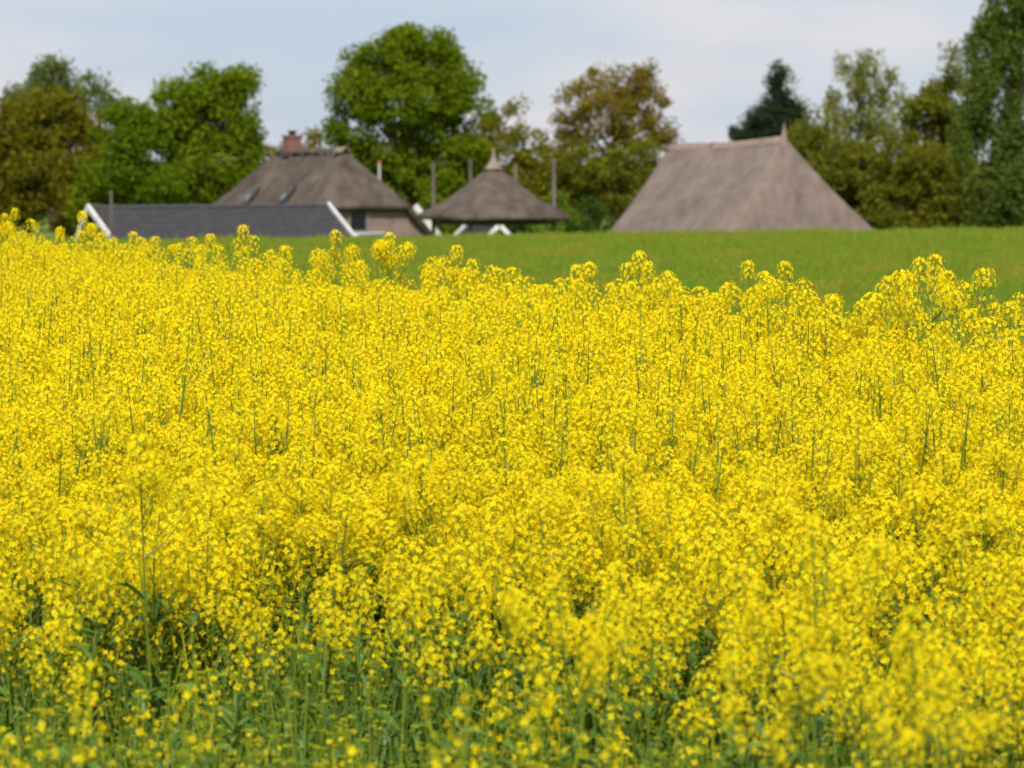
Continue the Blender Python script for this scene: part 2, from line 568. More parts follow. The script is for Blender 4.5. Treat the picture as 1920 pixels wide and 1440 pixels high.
# plants standing clear of the crop along its far edge: (px, top row, label)
SKY = [
 (10, 402, 'rapeseed plant at the very left edge of the photo before the brown oak'),
 (35, 392, 'tallest rapeseed plant near the left photo edge before the brown oak'),
 (137, 398, 'tall rapeseed plant just left of the white gable of the slate shed'),
 (160, 420, 'rapeseed plant covering the left foot of the white gable board'),
 (225, 436, 'rapeseed plant before the foot of the lone pole at the slate shed'),
 (262, 447, 'low rapeseed plant before the left part of the slate roof'),
 (302, 445, 'rapeseed plant before the slate roof, second right of the lone pole'),
 (350, 446, 'round topped rapeseed plant at the lower edge of the slate roof'),
 (396, 440, 'rapeseed plant before the slate roof, left of the lone tall one'),
 (464, 423, 'lone tall rapeseed plant with a round head before the slate roof'),
 (505, 470, 'small rapeseed plant just right of the lone tall one before the slate roof'),
 (541, 463, 'rapeseed plant on the meadow below the middle of the slate roof'),
 (570, 482, 'low rapeseed plant left of the white sloping verge board'),
 (636, 433, 'tall rapeseed plant before the white sloping verge of the slate shed'),
 (655, 466, 'rapeseed plant leaning beside the tall one at the white verge'),
 (708, 452, 'rapeseed plant below the farmhouse window sill, left of a taller one'),
 (746, 438, 'tall rapeseed plant before the brick gable of the farmhouse'),
 (787, 496, 'low rapeseed plant below the foot of the farmhouse gable board'),
 (830, 490, 'low rapeseed plant below the left corner post of the hay barn'),
 (866, 462, 'tall rapeseed plant with round head below the hay barn'),
 (888, 487, 'rapeseed plant just right of the round headed one below the hay barn'),
 (968, 503, 'small rapeseed plant below the right of the hay barn gable'),
 (1008, 536, 'low rapeseed plant on the meadow between hay barn and thatched barn'),
 (1045, 534, 'rapeseed plant with flat top on the meadow left of two thin ones'),
 (1088, 499, 'thin rapeseed plant, left one of a pair before the open meadow'),
 (1131, 494, 'thin rapeseed plant, right one of a pair before the open meadow'),
 (1190, 473, 'tallest rapeseed plant below the left end of the thatched barn'),
 (1216, 492, 'rapeseed plant right beside the tallest one under the thatched barn'),
 (1250, 510, 'broad rapeseed plant below the left third of the thatched barn'),
 (1290, 538, 'rapeseed plant with flat head below the middle of the thatched barn'),
 (1322, 540, 'rapeseed plant at the left side of a dark meadow gap'),
 (1410, 491, 'tall dense rapeseed plant below the middle of the thatched barn'),
 (1440, 512, 'rapeseed plant between two tall ones below the thatched barn'),
 (1480, 492, 'tall rapeseed plant with two stacked heads below the barn'),
 (1522, 546, 'rapeseed plant with arched head below the right part of the barn'),
 (1555, 552, 'rapeseed plant with feathery buds below the right end of the barn'),
 (1597, 552, 'rapeseed plant with spreading head below the right foot of the barn'),
 (1645, 534, 'rapeseed plant below and right of the thatched barn corner'),
 (1680, 520, 'rapeseed plant with pale head left of two tall ones on the right'),
 (1713, 486, 'tall rapeseed plant with a big domed head on the right'),
 (1756, 480, 'tall thin rapeseed plant with sparse head right of the domed one'),
 (1772, 520, 'broad flowered rapeseed plant under the tall sparse one on the right'),
 (1838, 548, 'rapeseed plant left of the tall one nearest the right edge'),
 (1866, 508, 'tall rapeseed plant nearest the right edge of the photo'),
 (1902, 568, 'rapeseed plant at the right edge of the photo before the meadow'),
]
def solve_edge(px):
    k = (px - 960) / F            # x = k*y ; y = 22.8 - 2.3*k*y
    return 22.8 / (1 + 2.3 * k)
sky_pts = []
for px, py, lab in SKY:
    Y = solve_edge(px) - random.uniform(.1, .9)
    q = P(px, py, Y)
    h = q.z - ground(q.x, Y)
    place_plant(q.x, Y, h, lab, 'rapeseed plants standing out along the far field edge', random.choice(DOME), lean=.03)
    sky_pts.append((q.x, Y))

# single plants reaching out of the blurred front: (px, top row, distance, label)
FORE = [
 (290, 815, 10.6, 'tall blurred rapeseed plant standing above the crop left of centre'),
 (1180, 838, 11.2, 'tall rapeseed plant with long bare stem right of centre'),
 (775, 838, 11.6, 'slim rapeseed plant with long stem in the middle of the crop'),
 (1530, 965, 8.6, 'large blurred rapeseed plant rising from the crop on the right'),
 (1085, 1072, 8.2, 'large blurred rapeseed plant with long drooping head below the centre'),
 (1460, 1165, 7.6, 'wide blurred rapeseed plant above a leafy gap at lower right'),
 (1705, 1125, 7.5, 'large blurred rapeseed plant near the lower right corner'),
 (1790, 1262, 7.0, 'blurred rapeseed plant hanging over in the lower right corner'),
 (1010, 1270, 7.6, 'thin rapeseed plant with few flowers in the green foreground'),
 (905, 1285, 7.5, 'rapeseed plant with twin heads over green leaves at bottom centre'),
 (340, 1285, 7.9, 'rapeseed plant with an arched head over green leaves at lower left'),
 (170, 1245, 8.2, 'rapeseed plant with ragged head over green leaves at lower left'),
 (45, 1325, 7.7, 'rapeseed plant with round head in the lower left corner'),
 (1180, 1398, 7.1, 'rapeseed plant with domed head cut by the bottom edge, right of centre'),
 (850, 1405, 7.1, 'rapeseed plant with broad head cut by the bottom edge, in the middle'),
 (670, 1400, 7.3, 'rapeseed plant with open head cut by the bottom edge, left of centre'),
]
for px, py, Y, lab in FORE:
    q = P(px, py, Y)
    h = q.z - ground(q.x, Y)
    place_plant(q.x, Y, h, lab, 'rapeseed plants standing out in the blurred front', random.choice((SPARSE if py > 1240 else SHORT) if h < .74 else TALL), lean=.05)

# the nearest rows as single plants, the rest of the crop as one mass
cand.sort(key=lambda c: c[1])
single, mass = [], []
for c in cand:
    px = px_of(c[0], c[1])
    top = 300 + F * (CAMZ - ground(c[0], c[1]) - c[2]) / c[1]
    if len(single) < 232 and -20 < px < 1940 and top < 1425:
        single.append(c)
    else:
        mass.append(c)
for x, y, h, kd in single:
    px = px_of(x, y)
    zone = ('left' if px < 640 else 'middle' if px < 1280 else 'right')
    place_plant(x, y, h, {'left': 'short blurred rapeseed plant in the sparse leafy front rows at lower left',
                          'middle': 'short blurred rapeseed plant in the front rows at the bottom middle',
                          'right': 'short blurred rapeseed plant in the front rows at lower right'}[zone],
                'rapeseed plants in the front rows, lower ' + zone, kind=kd)

src_all = source('rapeseed_sources', [p.joined for k in FAM for p in FAM[k]])
def mass_scatter():
    pts, rots, scl, pick = [], [], [], []
    names = sorted(ob.name for ob in src_all.objects)     # collection children come in name order
    runs = {k: [i for i, n in enumerate(names) if k in n] for k in FAM}
    for x, y, h, kd in mass:
        pts.append((x, y, ground(x, y) - .01))
        rots.append((random.uniform(-.07, .07), random.uniform(-.07, .07), random.uniform(0, 6.28)))
        s = h / (1.0 if kd == 'bare' else FAM[kd][0].H)
        k = .5 * (1 + s)
        scl.append((k, k, s))
        pick.append(random.choice(runs[kd]))
    o = scatter('rapeseed_field', pts, rots, scl, src_all, kind='stuff', cat='crop',
                label='dense yellow flowering rapeseed crop filling the lower two thirds of the photo')
    o.data.attributes['pick'].data.foreach_set('value', np.array(pick, dtype=np.int32))
    return o
mass_scatter()
print('plants', len(cand), 'single', len(single))

# ------------------------------------------------------------------ grass
def tuft(name, n, h0, h1, spread, w, mat, lean=.28):
    mb = MB()
    for _ in range(n):
        a = random.uniform(0, 6.28); r = spread * math.sqrt(random.random())
        b = Vector((r * math.cos(a), r * math.sin(a), -.01))
        h = random.uniform(h0, h1)
        d = Vector((random.gauss(0, lean), random.gauss(0, lean), 0)) + b * (.9 / max(spread, .01)) * .25
        an = random.uniform(0, 6.28)
        s = Vector((math.cos(an), math.sin(an), 0)) * w * random.uniform(.6, 1.2)
        vs = []
        for t, k in ((0, 1), (.45, .85), (.8, .5)):
            c = b + d * h * t * t + Vector((0, 0, h * t * (1 - .18 * t)))
            vs += [c - s * k, c + s * k]
        vs.append(b + d * h * 1.15 + Vector((0, 0, h * .82)))
        mb.add(vs, [(0, 1, 3, 2), (2, 3, 5, 4), (4, 5, 6)])
    return mb.mesh(name, [mat])
def weed():
    mb = MB()
    n = random.randint(9, 15)
    for k in range(n):
        a = k * GA + random.uniform(-.4, .4)
        z = random.uniform(.0, .22)
        leaf(mb, (0, 0, z), (math.cos(a), math.sin(a), random.uniform(.5, 1.8)), random.uniform(.05, .13), random.uniform(.010, .022), random.uniform(.2, .9))
    return mb.mesh('leafy_weed', [M['rape_leaf']])
def thicket():
    # upright young shoots with narrow leaves and closed bud heads
    st, lf, bd = MB(), MB(), MB()
    for k in range(random.randint(7, 11)):
        a = random.uniform(0, 6.28); r = .10 * math.sqrt(random.random())
        b = Vector((r * math.cos(a), r * math.sin(a), -.01))
        h = random.uniform(.17, .38)
        t = b + Vector((random.gauss(0, .03), random.gauss(0, .03), h))
        m = b.lerp(t, .5) + Vector((random.gauss(0, .008), random.gauss(0, .008), 0))
        st.tube([b, m, t], [.0036, .003, .0018], 4, cap=False)
        for _ in range(random.randint(2, 5)):
            q = b.lerp(t, random.uniform(.25, .92)); an = random.uniform(0, 6.28)
            leaf(lf, q, (math.cos(an), math.sin(an), random.uniform(.3, 1.5)), random.uniform(.035, .085), random.uniform(.006, .013), random.uniform(.1, .7))
        for i in range(random.randint(4, 9)):
            an = i * GA
            rr = .009 * math.sqrt(i / 9)
            bud(bd, t + Vector((rr * math.cos(an), rr * math.sin(an), .004 - rr * .4)), Vector((rr * 50 * math.cos(an), rr * 50 * math.sin(an), 1)), random.uniform(.0026, .004))
    j = MB(); j.merge(st, 0); j.merge(lf, 1); j.merge(bd, 2)
    return j.mesh('leafy_weed', [M['stem'], M['rape_leaf'], M['bud']])
src_grass = source('grass_sources', [tuft('grass_tuft', 40, .14, .34, .10, .0034, M['grass'], .18) for _ in range(4)] + [weed()] + [thicket() for _ in range(5)])
src_meadow = source('meadow_sources', [tuft('meadow_tuft', 26, .05, .13, .16, .006, M['meadow_blade']) for _ in range(6)])
pts, rots, scl = [], [], []
for _ in range(11000):
    y = random.uniform(5.5, 19)
    hw = y * .1333 * 1.2 + 1.1
    if random.random() > hw / 4.2: continue
    if y > 12 and random.random() < .55: continue
    x = random.uniform(-hw, hw)
    pts.append((x, y, ground(x, y)))
    rots.append((0, 0, random.uniform(0, 6.28)))
    s = random.uniform(.75, 1.25)
    scl.append((s, s, s * random.uniform(.8, 1.15)))
scatter('grass', pts, rots, scl, src_grass, kind='stuff', cat='grass', label='green grass blades growing between the stems at the front of the crop')
pts, rots, scl = [], [], []
for _ in range(62000):
    y = math.sqrt(random.uniform(17 ** 2, 108 ** 2))
    hw = y * .1333 * 1.12 + 1.2
    x = random.uniform(-hw, hw)
    if y < edge_far(x) + .3: continue
    pts.append((x, y, ground(x, y)))
    rots.append((0, 0, random.uniform(0, 6.28)))
    s = random.uniform(.7, 1.3) * (1 + .5 * mnoise.noise(Vector((x * .6, y * .2, 9))))
    scl.append((s, s, s * (random.uniform(1.2, 2.3) if random.random() < .10 + .25 * max(0, mnoise.noise(Vector((x * .35, y * .1, 2)))) else 1)))
scatter('meadow_grass', pts, rots, scl, src_meadow, kind='stuff', cat='grass', label='short mown green grass of the meadow behind the rapeseed')

# ------------------------------------------------------------------ thatch helpers
def thatch_patch(mb, top, bot, nu, nv, sag, amp, seed):
    """ruled patch between two polylines (a ridge and an eave); concave by sag, roughened by amp"""
    def along(poly, t):
        poly = [Vector(q) for q in poly]
        s = t * (len(poly) - 1); i = min(int(s), len(poly) - 2)
        return poly[i].lerp(poly[i + 1], s - i)
    vs, fs = [], []
    for j in range(nv + 1):
        v = j / nv
        for i in range(nu + 1):
            u = i / nu
            q = along(top, u).lerp(along(bot, u), v)
            q.z -= sag * math.sin(math.pi * v)
            k = mnoise.noise(q * .55 + Vector((seed, 0, 0))) + .6 * mnoise.noise(q * 1.6 + Vector((0, seed, 0))) + .35 * mnoise.noise(q * 4.5)
            q.z += amp * k
            vs.append(q)
    for j in range(nv):
        for i in range(nu):
            a = j * (nu + 1) + i
            fs.append((a, a + nu + 1, a + nu + 2, a + 1))
    mb.add(vs, fs)

def weld(o, dist=.004):
    import bmesh
    bm = bmesh.new(); bm.from_mesh(o.data)
    bmesh.ops.remove_doubles(bm, verts=bm.verts, dist=dist)
    bmesh.ops.dissolve_degenerate(bm, edges=bm.edges, dist=.0005)
    inner = [v for v in bm.verts if not v.is_boundary]
    for _ in range(14):
        bmesh.ops.smooth_vert(bm, verts=inner, factor=.5, use_axis_x=True, use_axis_y=True, use_axis_z=True)
    bmesh.ops.recalc_face_normals(bm, faces=bm.faces)
    bm.to_mesh(o.data); bm.free()
    o.data.polygons.foreach_set('use_smooth', [True] * len(o.data.polygons))

def thicken(o, t):
    md = o.modifiers.new('thickness', 'SOLIDIFY'); md.thickness = t; md.offset = -1

def cap_strip(mb, pts, w, drop, thick):
    """saddle of thatch laid over a ridge polyline"""
    pts = [Vector(q) for q in pts]
    N = len(pts)
    sec = [(-1, -1), (-.7, -.62), (-.35, -.22), (0, .0), (.35, -.22), (.7, -.62), (1, -1)]
    vs, fs = [], []
    for i, q in enumerate(pts):
        t = pts[min(i + 1, N - 1)] - pts[max(i - 1, 0)]
        s = Vector((t.y, -t.x, 0)).normalized()
        for (a, b) in sec:
            vs.append(q + s * a * w + Vector((0, 0, thick + b * drop + .02 * mnoise.noise(q * 3 + s * a))))
    n = len(sec)
    for i in range(N - 1):
        for k in range(n - 1):
            a = i * n + k
            fs.append((a, a + 1, a + n + 1, a + n))
    mb.add(vs, fs)

# ------------------------------------------------------------------ thatched barn (right)
def build_barn():
    C = P(1339, 475, 160)
    u = Vector((-.469, .883, 0)); v = Vector((.883, .469, 0))
    org = Vector((C.x, C.y, FARM_Z)) + v * 4.70
    root = empty('thatched_barn', org, math.atan2(v.y, v.x), cat='barn',
                 label='large low barn under one huge grey brown thatched roof with a pointed ridge end')
    ez = -4.0 + CAMZ - FARM_Z            # eave above the farm yard
    rz0, rz1 = 1.02 + CAMZ - FARM_Z, .72 + CAMZ - FARM_Z
    W = 4.92
    Cl, Rr = (-W, 0, ez), (W, 0, ez)
    Ll, Lr = (-W, 10.7, ez), (W, 11.3, ez)
    A, mid, B = Vector((0, 2.1, rz0)), Vector((0, 7.2, (rz0 + rz1) / 2 - .10)), Vector((0, 11.75, rz1))
    mb = MB()
    thatch_patch(mb, [A, mid, B], [Cl, Ll], 34, 22, .10, .07, 2)
    thatch_patch(mb, [A, A], [Rr, Cl], 30, 22, .10, .07, 2)
    thatch_patch(mb, [B, mid, A], [Lr, Rr], 30, 22, .10, .07, 2)
    thatch_patch(mb, [B, B], [Ll, Lr], 14, 22, .10, .07, 2)
    o = mb.obj('roof', M['thatch'], root)
    weld(o); thicken(o, .28)
    rp = MB()
    ridge = [A.lerp(B, t) + Vector((0, 0, -.11 * math.sin(math.pi * t))) for t in np.linspace(0, 1, 16)]
    cap_strip(rp, ridge, .34, .36, .02)
    rc = rp.obj('ridge_cap', M['thatch_ridge'], root, smooth=True)
    thicken(rc, .04)
    # pointed finial over the near ridge end
    fp = MB()
    prof = [(.30, -.74), (.20, -.34), (.125, .02), (.085, .18), (.05, .34), (.03, .48), (.01, .58)]
    vs, fs = [], []
    n = 10
    for i, (r, z) in enumerate(prof):
        for k in range(n):
            a = 2 * math.pi * k / n
            vs.append(A + Vector((r * math.cos(a), r * math.sin(a) * .9 - .05 * i / 6, z)))
    for i in range(len(prof) - 1):
        for k in range(n):
            fs.append((i * n + k, i * n + (k + 1) % n, (i + 1) * n + (k + 1) % n, (i + 1) * n + k))
    fp.add(vs, fs)
    fp.obj('finial', M['thatch_ridge'], root, smooth=True)
    wl = MB()
    wl.box((-W + .5, .5, -.1), (W - .5, 10.4, ez + .1))
    wl.obj('wall', M['dark'], root)
build_barn()

# ------------------------------------------------------------------ farmhouse
def build_house():
    G0 = P(680, 388, 160)
    ux = Vector((.866, .5, 0))
    root = empty('farmhouse', (G0.x, G0.y, FARM_Z), math.atan2(ux.y, ux.x), cat='house',
                 label='brick farmhouse with old dark thatched half hipped roof and a red brick chimney')
    zr = .47 + CAMZ - FARM_Z
    zh = -1.90 + CAMZ - FARM_Z
    ze = -3.45 + CAMZ - FARM_Z
    sl = .93
    wh, we = (zr - zh) * sl, (zr - ze) * sl
    oh = .35                                     # overhang before the gable
    A = Vector((0, 1.75, zr)); B = Vector((0, 7.7, zr - .03))
    hl, hr = Vector((-wh, -oh, zh)), Vector((wh, -oh, zh))
    el, er = Vector((-we, -.12, ze)), Vector((we, -.12, ze))
    bl, br = Vector((-we, 11.6, ze)), Vector((we, 11.6, ze))
    mb = MB()
    def side(s):
        # polyline from the eave corner up the verge to the hip, for one long roof face
        h = Vector((s * wh, -oh, zh)); e = Vector((s * we, -.12, ze)); bk = Vector((s * we, 11.6, ze))
        nv = 26
        vs, fs = [], []
        nu = 30
        vh = (zr - zh) / (zr - ze)
        for j in range(nv + 1):
            v = j / nv
            lft = A.lerp(h, v / vh) if v < vh else h.lerp(e, (v - vh) / (1 - vh))
            rgt = B.lerp(bk, v)
            for i in range(nu + 1):
                q = lft.lerp(rgt, i / nu)
                q.z -= .07 * math.sin(math.pi * min(1, v))
                q.z += .05 * (mnoise.noise(q * .6) + .6 * mnoise.noise(q * 1.7) + .3 * mnoise.noise(q * 4.4))
                vs.append(q)
        for j in range(nv):
            for i in range(nu):
                a = j * (nu + 1) + i
                fs.append((a, a + nu + 1, a + nu + 2, a + 1))
        mb.add(vs, fs)
    side(-1); side(1)
    nv = 26
    vh = (zr - zh) / (zr - ze)
    # half hip over the gable
    vs, fs = [], []
    nu, nvh = 20, 17
    for j in range(nvh + 1):
        v = j / nvh
        for i in range(nu + 1):
            q = A.lerp(hl, v).lerp(A.lerp(hr, v), i / nu)
            q.z -= .07 * math.sin(math.pi * v * vh)
            q.z += .05 * (mnoise.noise(q * .6) + .6 * mnoise.noise(q * 1.7) + .3 * mnoise.noise(q * 4.4))
            vs.append(q)
    for j in range(nvh):
        for i in range(nu):
            a = j * (nu + 1) + i
            fs.append((a, a + 1, a + nu + 2, a + nu + 1))
    mb.add(vs, fs)
    thatch_patch(mb, [B, B], [bl, br], 16, 22, .07, .0, 2)
    roof = mb.obj('roof', M['thatch_old'], root)
    weld(roof, .012); thicken(roof, .26)
    rp = MB()
    cap_strip(rp, [A.lerp(B, t) + Vector((0, 0, .02)) for t in np.linspace(-.03, 1, 12)], .22, .22, .03)
    rc = rp.obj('ridge_cap', M['thatch_old'], roof, smooth=True); thicken(rc, .04)
    rp = MB(); cap_strip(rp, [A.lerp(B, t) + Vector((0, 0, .02)) for t in np.linspace(-.05, .09, 6)], .25, .24, .06)
    rc = rp.obj('ridge_end', M['thatch_ridge'], roof, smooth=True); thicken(rc, .04)
    # chimney
    ch = MB()
    ch.box((-.30, 6.20, zr - .5), (.30, 6.78, zr + .50))
    ch.box((-.34, 6.16, zr + .50), (.34, 6.82, zr + .60))
    cho = ch.obj('chimney', M['brick_red'], roof)
    # small sub-pieces: pots and flashing stay with the roof level
    cc = MB()
    cc.box((-.12, 6.36, zr + .60), (.12, 6.60, zr + .76)); cc.box((-.17, 6.30, zr + .76), (.17, 6.66, zr + .80))
    cc.obj('chimney_pot', M['dark'], roof)
    fl = MB(); fl.box((-.40, 6.14, zr - .30), (-.28, 6.84, zr - .12)); fl.obj('flashing', M['metal'], roof)
    # vent pipe in the far slope
    xq = .95 * 1.45
    vp = MB(); vp.tube([(xq, 1.1, zr - 1.6), (xq, 1.1, zr - .60)], [.05, .05], 10); vo = vp.obj('vent_pipe', M['frame_pale'], roof, smooth=False)
    vc = MB(); vc.tube([(xq, 1.1, zr - .60), (xq, 1.1, zr - .50)], [.08, .055], 10); vc.obj('vent_cap', M['terracotta'], roof)
    # skylights in the long face towards the shed
    nrm = Vector((-(zr - ze), 0, we)).normalized()
    for yy, vv in ((3.3, .50), (6.6, .52)):
        cen = Vector((-we * vv, yy, zr + (ze - zr) * vv)) + nrm * .06
        dn = Vector((-we, 0, ze - zr)).normalized(); ax = Vector((0, 1, 0))
        def slab(mb, w, l, t0, t1):
            c = [cen + ax * a * w + dn * b * l for a, b in ((-1, -1), (1, -1), (1, 1), (-1, 1))]
            vs = [q + nrm * t0 for q in c] + [q + nrm * t1 for q in c]
            mb.add(vs, [(0, 3, 2, 1), (4, 5, 6, 7), (0, 1, 5, 4), (1, 2, 6, 5), (2, 3, 7, 6), (3, 0, 4, 7)])
        s1 = MB(); slab(s1, .24, .46, -.05, .05); sk = s1.obj('skylight', M['metal'], roof)
        s2 = MB()
        cen = cen + dn * .16
        slab(s2, .13, .13, .061, .075)
        s2.obj('skylight_glass', M['skyglass'], roof)
    # gable wall
    def wx(z): return min((zr - z) * sl, we) - .22
    wl = MB()
    zs = [0, ze - .15, zh - .02]
    wins = (-.60, .14, zh - 1.02, zh - .16)
    pl = [(-wx(ze), 0), (wx(ze), 0), (wx(ze), ze - .1), (wx(zh), zh - .05), (-wx(zh), zh - .05), (-wx(ze), ze - .1)]
    fr = [(x, 0, z) for x, z in pl]; bk = [(x, 11.2, z) for x, z in pl]
    wl.add(fr + bk, [(0, 1, 2, 3, 4, 5), (11, 10, 9, 8, 7, 6)] + [(i, (i + 1) % 6 + 0, (i + 1) % 6 + 6, i + 6) for i in range(6)])
    wall = wl.obj('wall', M['brick'], root)
    x0, x1, z0, z1 = wins
    fw = MB()
    t = .09
    fw.box((x0 - t, -.05, z0 - t), (x0, .0 - .003, z1 + t)); fw.box((x1, -.05, z0 - t), (x1 + t, -.003, z1 + t))
    fw.box((x0, -.05, z1), (x1, -.003, z1 + t)); fw.box((x0, -.05, z0 - t), (x1, -.003, z0))
    win = fw.obj('window', M['frame'], root)
    pn = MB(); pn.box((x0, -.022, z0), (x1, -.004, z1)); pn.obj('pane', M['glass'], win)
    # white verge boards under the thatch, both sides of the gable
    for s in (-1, 1):
        bb = MB()
        a = Vector((s * (wh + .10), -.32, zh - .02)); b = Vector((s * (we + .42), -.32, ze - .45))
        bb.beam(a, b, .27, .07, (0, 1, 0))
        bb.obj('bargeboard', M['white'], root)
build_house()

# low white wall before the gable, seen between shed and flowers
a, b = P(668, 440, 152), P(716, 440, 154)
w = MB()
d = (b - a); L = d.length
w.box((0, -.12, 0), (L, .12, a.z - FARM_Z)); w.box((-.05, -.16, a.z - FARM_Z), (L + .05, .16, a.z - FARM_Z + .07))
o = w.obj('garden_wall', M['white'], loc=(a.x, a.y, FARM_Z)); o.rotation_euler.z = math.atan2(d.y, d.x)
tag(o, 'low white garden wall in front of the farmhouse gable beside the shed', 'wall')

# ------------------------------------------------------------------ tiled sheds
def gable_shed(name, label, pl, pr, w_front, w_back, drop, board, ridge_axis_flip=False, brick=None, courses=16):
    """pl, pr: the two ridge ends (world). Front slope runs out w_front, back slope w_back, both falling by drop"""
    ax = Vector((pr.x - pl.x, pr.y - pl.y, 0)); L = ax.length
    root = empty(name, (pl.x, pl.y, FARM_Z), math.atan2(ax.y, ax.x), cat='shed', label=label)
    zr = (pl.z + pr.z) / 2 - FARM_Z
    ze = zr - drop
    for s, w in ((-1, w_front), (1, w_back)):
        mb = MB()
        n = courses
        for i in range(n):
            t0, t1 = i / n, (i + 1) / n
            y0, y1 = s * w * t0, s * w * t1
            z0, z1 = zr - drop * t0, zr - drop * t1
            mb.add([(-.1, y0, z0 - .05), (L + .1, y0, z0 - .05), (L + .1, y1, z1 + .02), (-.1, y1, z1 + .02),
                    (-.1, y1, z1 - .06), (L + .1, y1, z1 - .06)],
                   [(0, 1, 2, 3), (3, 2, 5, 4), (0, 4, 5, 1)])
        mb.obj('roof', M['tile'], root)
    rd = MB(); rd.tube([(-.08, 0, zr - .03), (L + .08, 0, zr - .03)], [.09, .09], 8); rd.obj('ridge_tiles', M['tile'], root)
    wl = MB()
    pl_ = [(-w_front + .15, 0), (w_back - .15, 0), (w_back - .15, ze + .05), (0, zr - .14), (-w_front + .15, ze + .05)]
    wl.add([(0.02, y, z) for y, z in pl_] + [(L - .02, y, z) for y, z in pl_],
           [(4, 3, 2, 1, 0), (5, 6, 7, 8, 9)] + [(i, (i + 1) % 5, (i + 1) % 5 + 5, i + 5) for i in range(5)])
    wl.obj('wall', brick or M['dark'], root)
    for x in (-.14, L + .14):
        for s, w in ((-1, w_front), (1, w_back)):
            bb = MB()
            a = Vector((x, s * -.03, zr + .03)); b = Vector((x, s * (w + .08), ze - .03))
            bb.beam(a, b, board, .09, (1, 0, 0))
            bb.obj('bargeboard', M['white'], root)
    return root
gable_shed('slate_shed', 'long low shed with dark slate grey tiled roof and white gable boards',
           P(171, 389, 140), P(610, 383, 146), 2.55, 1.15, 1.75, .18)
gable_shed('slate_outbuilding', 'small outbuilding with slate roof, white verges and brick gable seen under the hay barn roof',
           P(935, 420, 170), P(879, 420, 174.5), 1.3, 1.35, 1.35, .19, brick=M['brick_red'])

# ------------------------------------------------------------------ hay barn with sliding roof
def build_hay_barn():
    Y = 150
    k = Y / F
    c = P(925, 412, Y)
    root = empty('hay_barn', (c.x, c.y, FARM_Z), 0, cat='hay barn',
                 label='open hay barn with pointed thatched roof between four tall grey poles')
    def zz(py): return P(922, py, Y).z - FARM_Z
    prof = [(4.5, 305), (7.0, 308.5), (9.5, 312), (12.5, 315), (17, 319), (22, 323), (36, 333), (53, 347), (72, 362), (93, 377), (116, 391), (137, 403), (141, 409), (139, 414)]
    th0 = math.atan2(-2.35, -.87)
    mb = MB()
    n = 48
    vs, fs = [], []
    for i, (r, py) in enumerate(prof):
        e = 2 + 5 * min(1, i / 8) if i else 2
        for j in range(n):
            a = 2 * math.pi * j / n
            ca, sa = math.cos(a), math.sin(a)
            rad = (abs(ca) ** e + abs(sa) ** e) ** (-1 / e)
            # a square whose corners lie on the poles' diagonals; r is the half width over the corners
            rr = r * k * rad / (2 ** .5 if e > 2 else 1) * (1.0 if i < 3 else 1.06 + .15 * min(1, (i - 3) / 8))
            q = Vector((rr * math.cos(a + th0 + math.pi / 4), rr * math.sin(a + th0 + math.pi / 4), zz(py)))
            q.z += .025 * mnoise.noise(q * 2.2) + .02 * mnoise.noise(q * 5)
            if i > 9:
                q.z += -.05 * (rad - 1.0) / .414 + .06
            vs.append(q)
    for i in range(len(prof) - 1):
        for j in range(n):
            fs.append((i * n + j, (i + 1) * n + j, (i + 1) * n + (j + 1) % n, i * n + (j + 1) % n))
    mb.add(vs, fs)
    ro = mb.obj('roof', M['thatch_old'], root, smooth=True)
    thicken(ro, .16)
    cap = MB()
    vs, fs = [], []
    m = 14
    pr = [(0.7, 277), (2, 287), (4.2, 298), (8.5, 306), (13.5, 313), (18.5, 318)]
    for (r, py) in pr:
        for j in range(m):
            a = 2 * math.pi * j / m
            vs.append((r * k * math.cos(a), r * k * math.sin(a), zz(py) + .03))
    for i in range(len(pr) - 1):
        for j in range(m):
            fs.append((i * m + j, (i + 1) * m + j, (i + 1) * m + (j + 1) % m, i * m + (j + 1) % m))
    cap.add(vs, fs)
    cap.obj('roof_cap', M['thatch_ridge'], ro, smooth=True)
    tops = [(-.87, -2.35, 300), (2.35, -.87, 297), (.87, 2.35, 308), (-2.35, .87, 305)]
    for x, y, py in tops:
        pb = MB()
        zt = P(922, py, Y + y).z - FARM_Z
        pb.tube([(x, y, -.2), (x, y, zt * .5), (x, y, zt)], [.09, .085, .07], 9)
        pb.obj('pole', M['pole'], root, smooth=False)
    fr = MB()
    zb = zz(417)
    t4 = [Vector((x, y, zb)) for x, y, _ in tops]
    for i in range(4):
        fr.beam(t4[i], t4[(i + 1) % 4], .16, .14, (0, 0, 1))
    fr.obj('roof_frame', M['post_dark'], root)
build_hay_barn()

# lone pole before the slate shed
q0 = P(208, 357, 133)
pb = MB(); pb.tube([(0, 0, -.2), (0, 0, 1.5), (0.01, 0, q0.z - FARM_Z)], [.06, .055, .045], 9)
tag(pb.obj('wooden_pole', M['pole'], loc=(q0.x, q0.y, FARM_Z)), 'lone thin grey pole standing before the left end of the slate shed', 'pole')

# ------------------------------------------------------------------ trees
LEAF = {}
def leafcol(key, c):
    if key not in LEAF:
        c = [v * 1.15 for v in c]
        LEAF[key] = leaf_mat('leaves_' + key, [(0.2, [v * .72 for v in c]), (0.5, c), (0.8, [min(1, v * 1.4) for v in c])],
                             trans=0.45, tcol=(1.0, 1.0, .6), patch=.28)
    return LEAF[key]

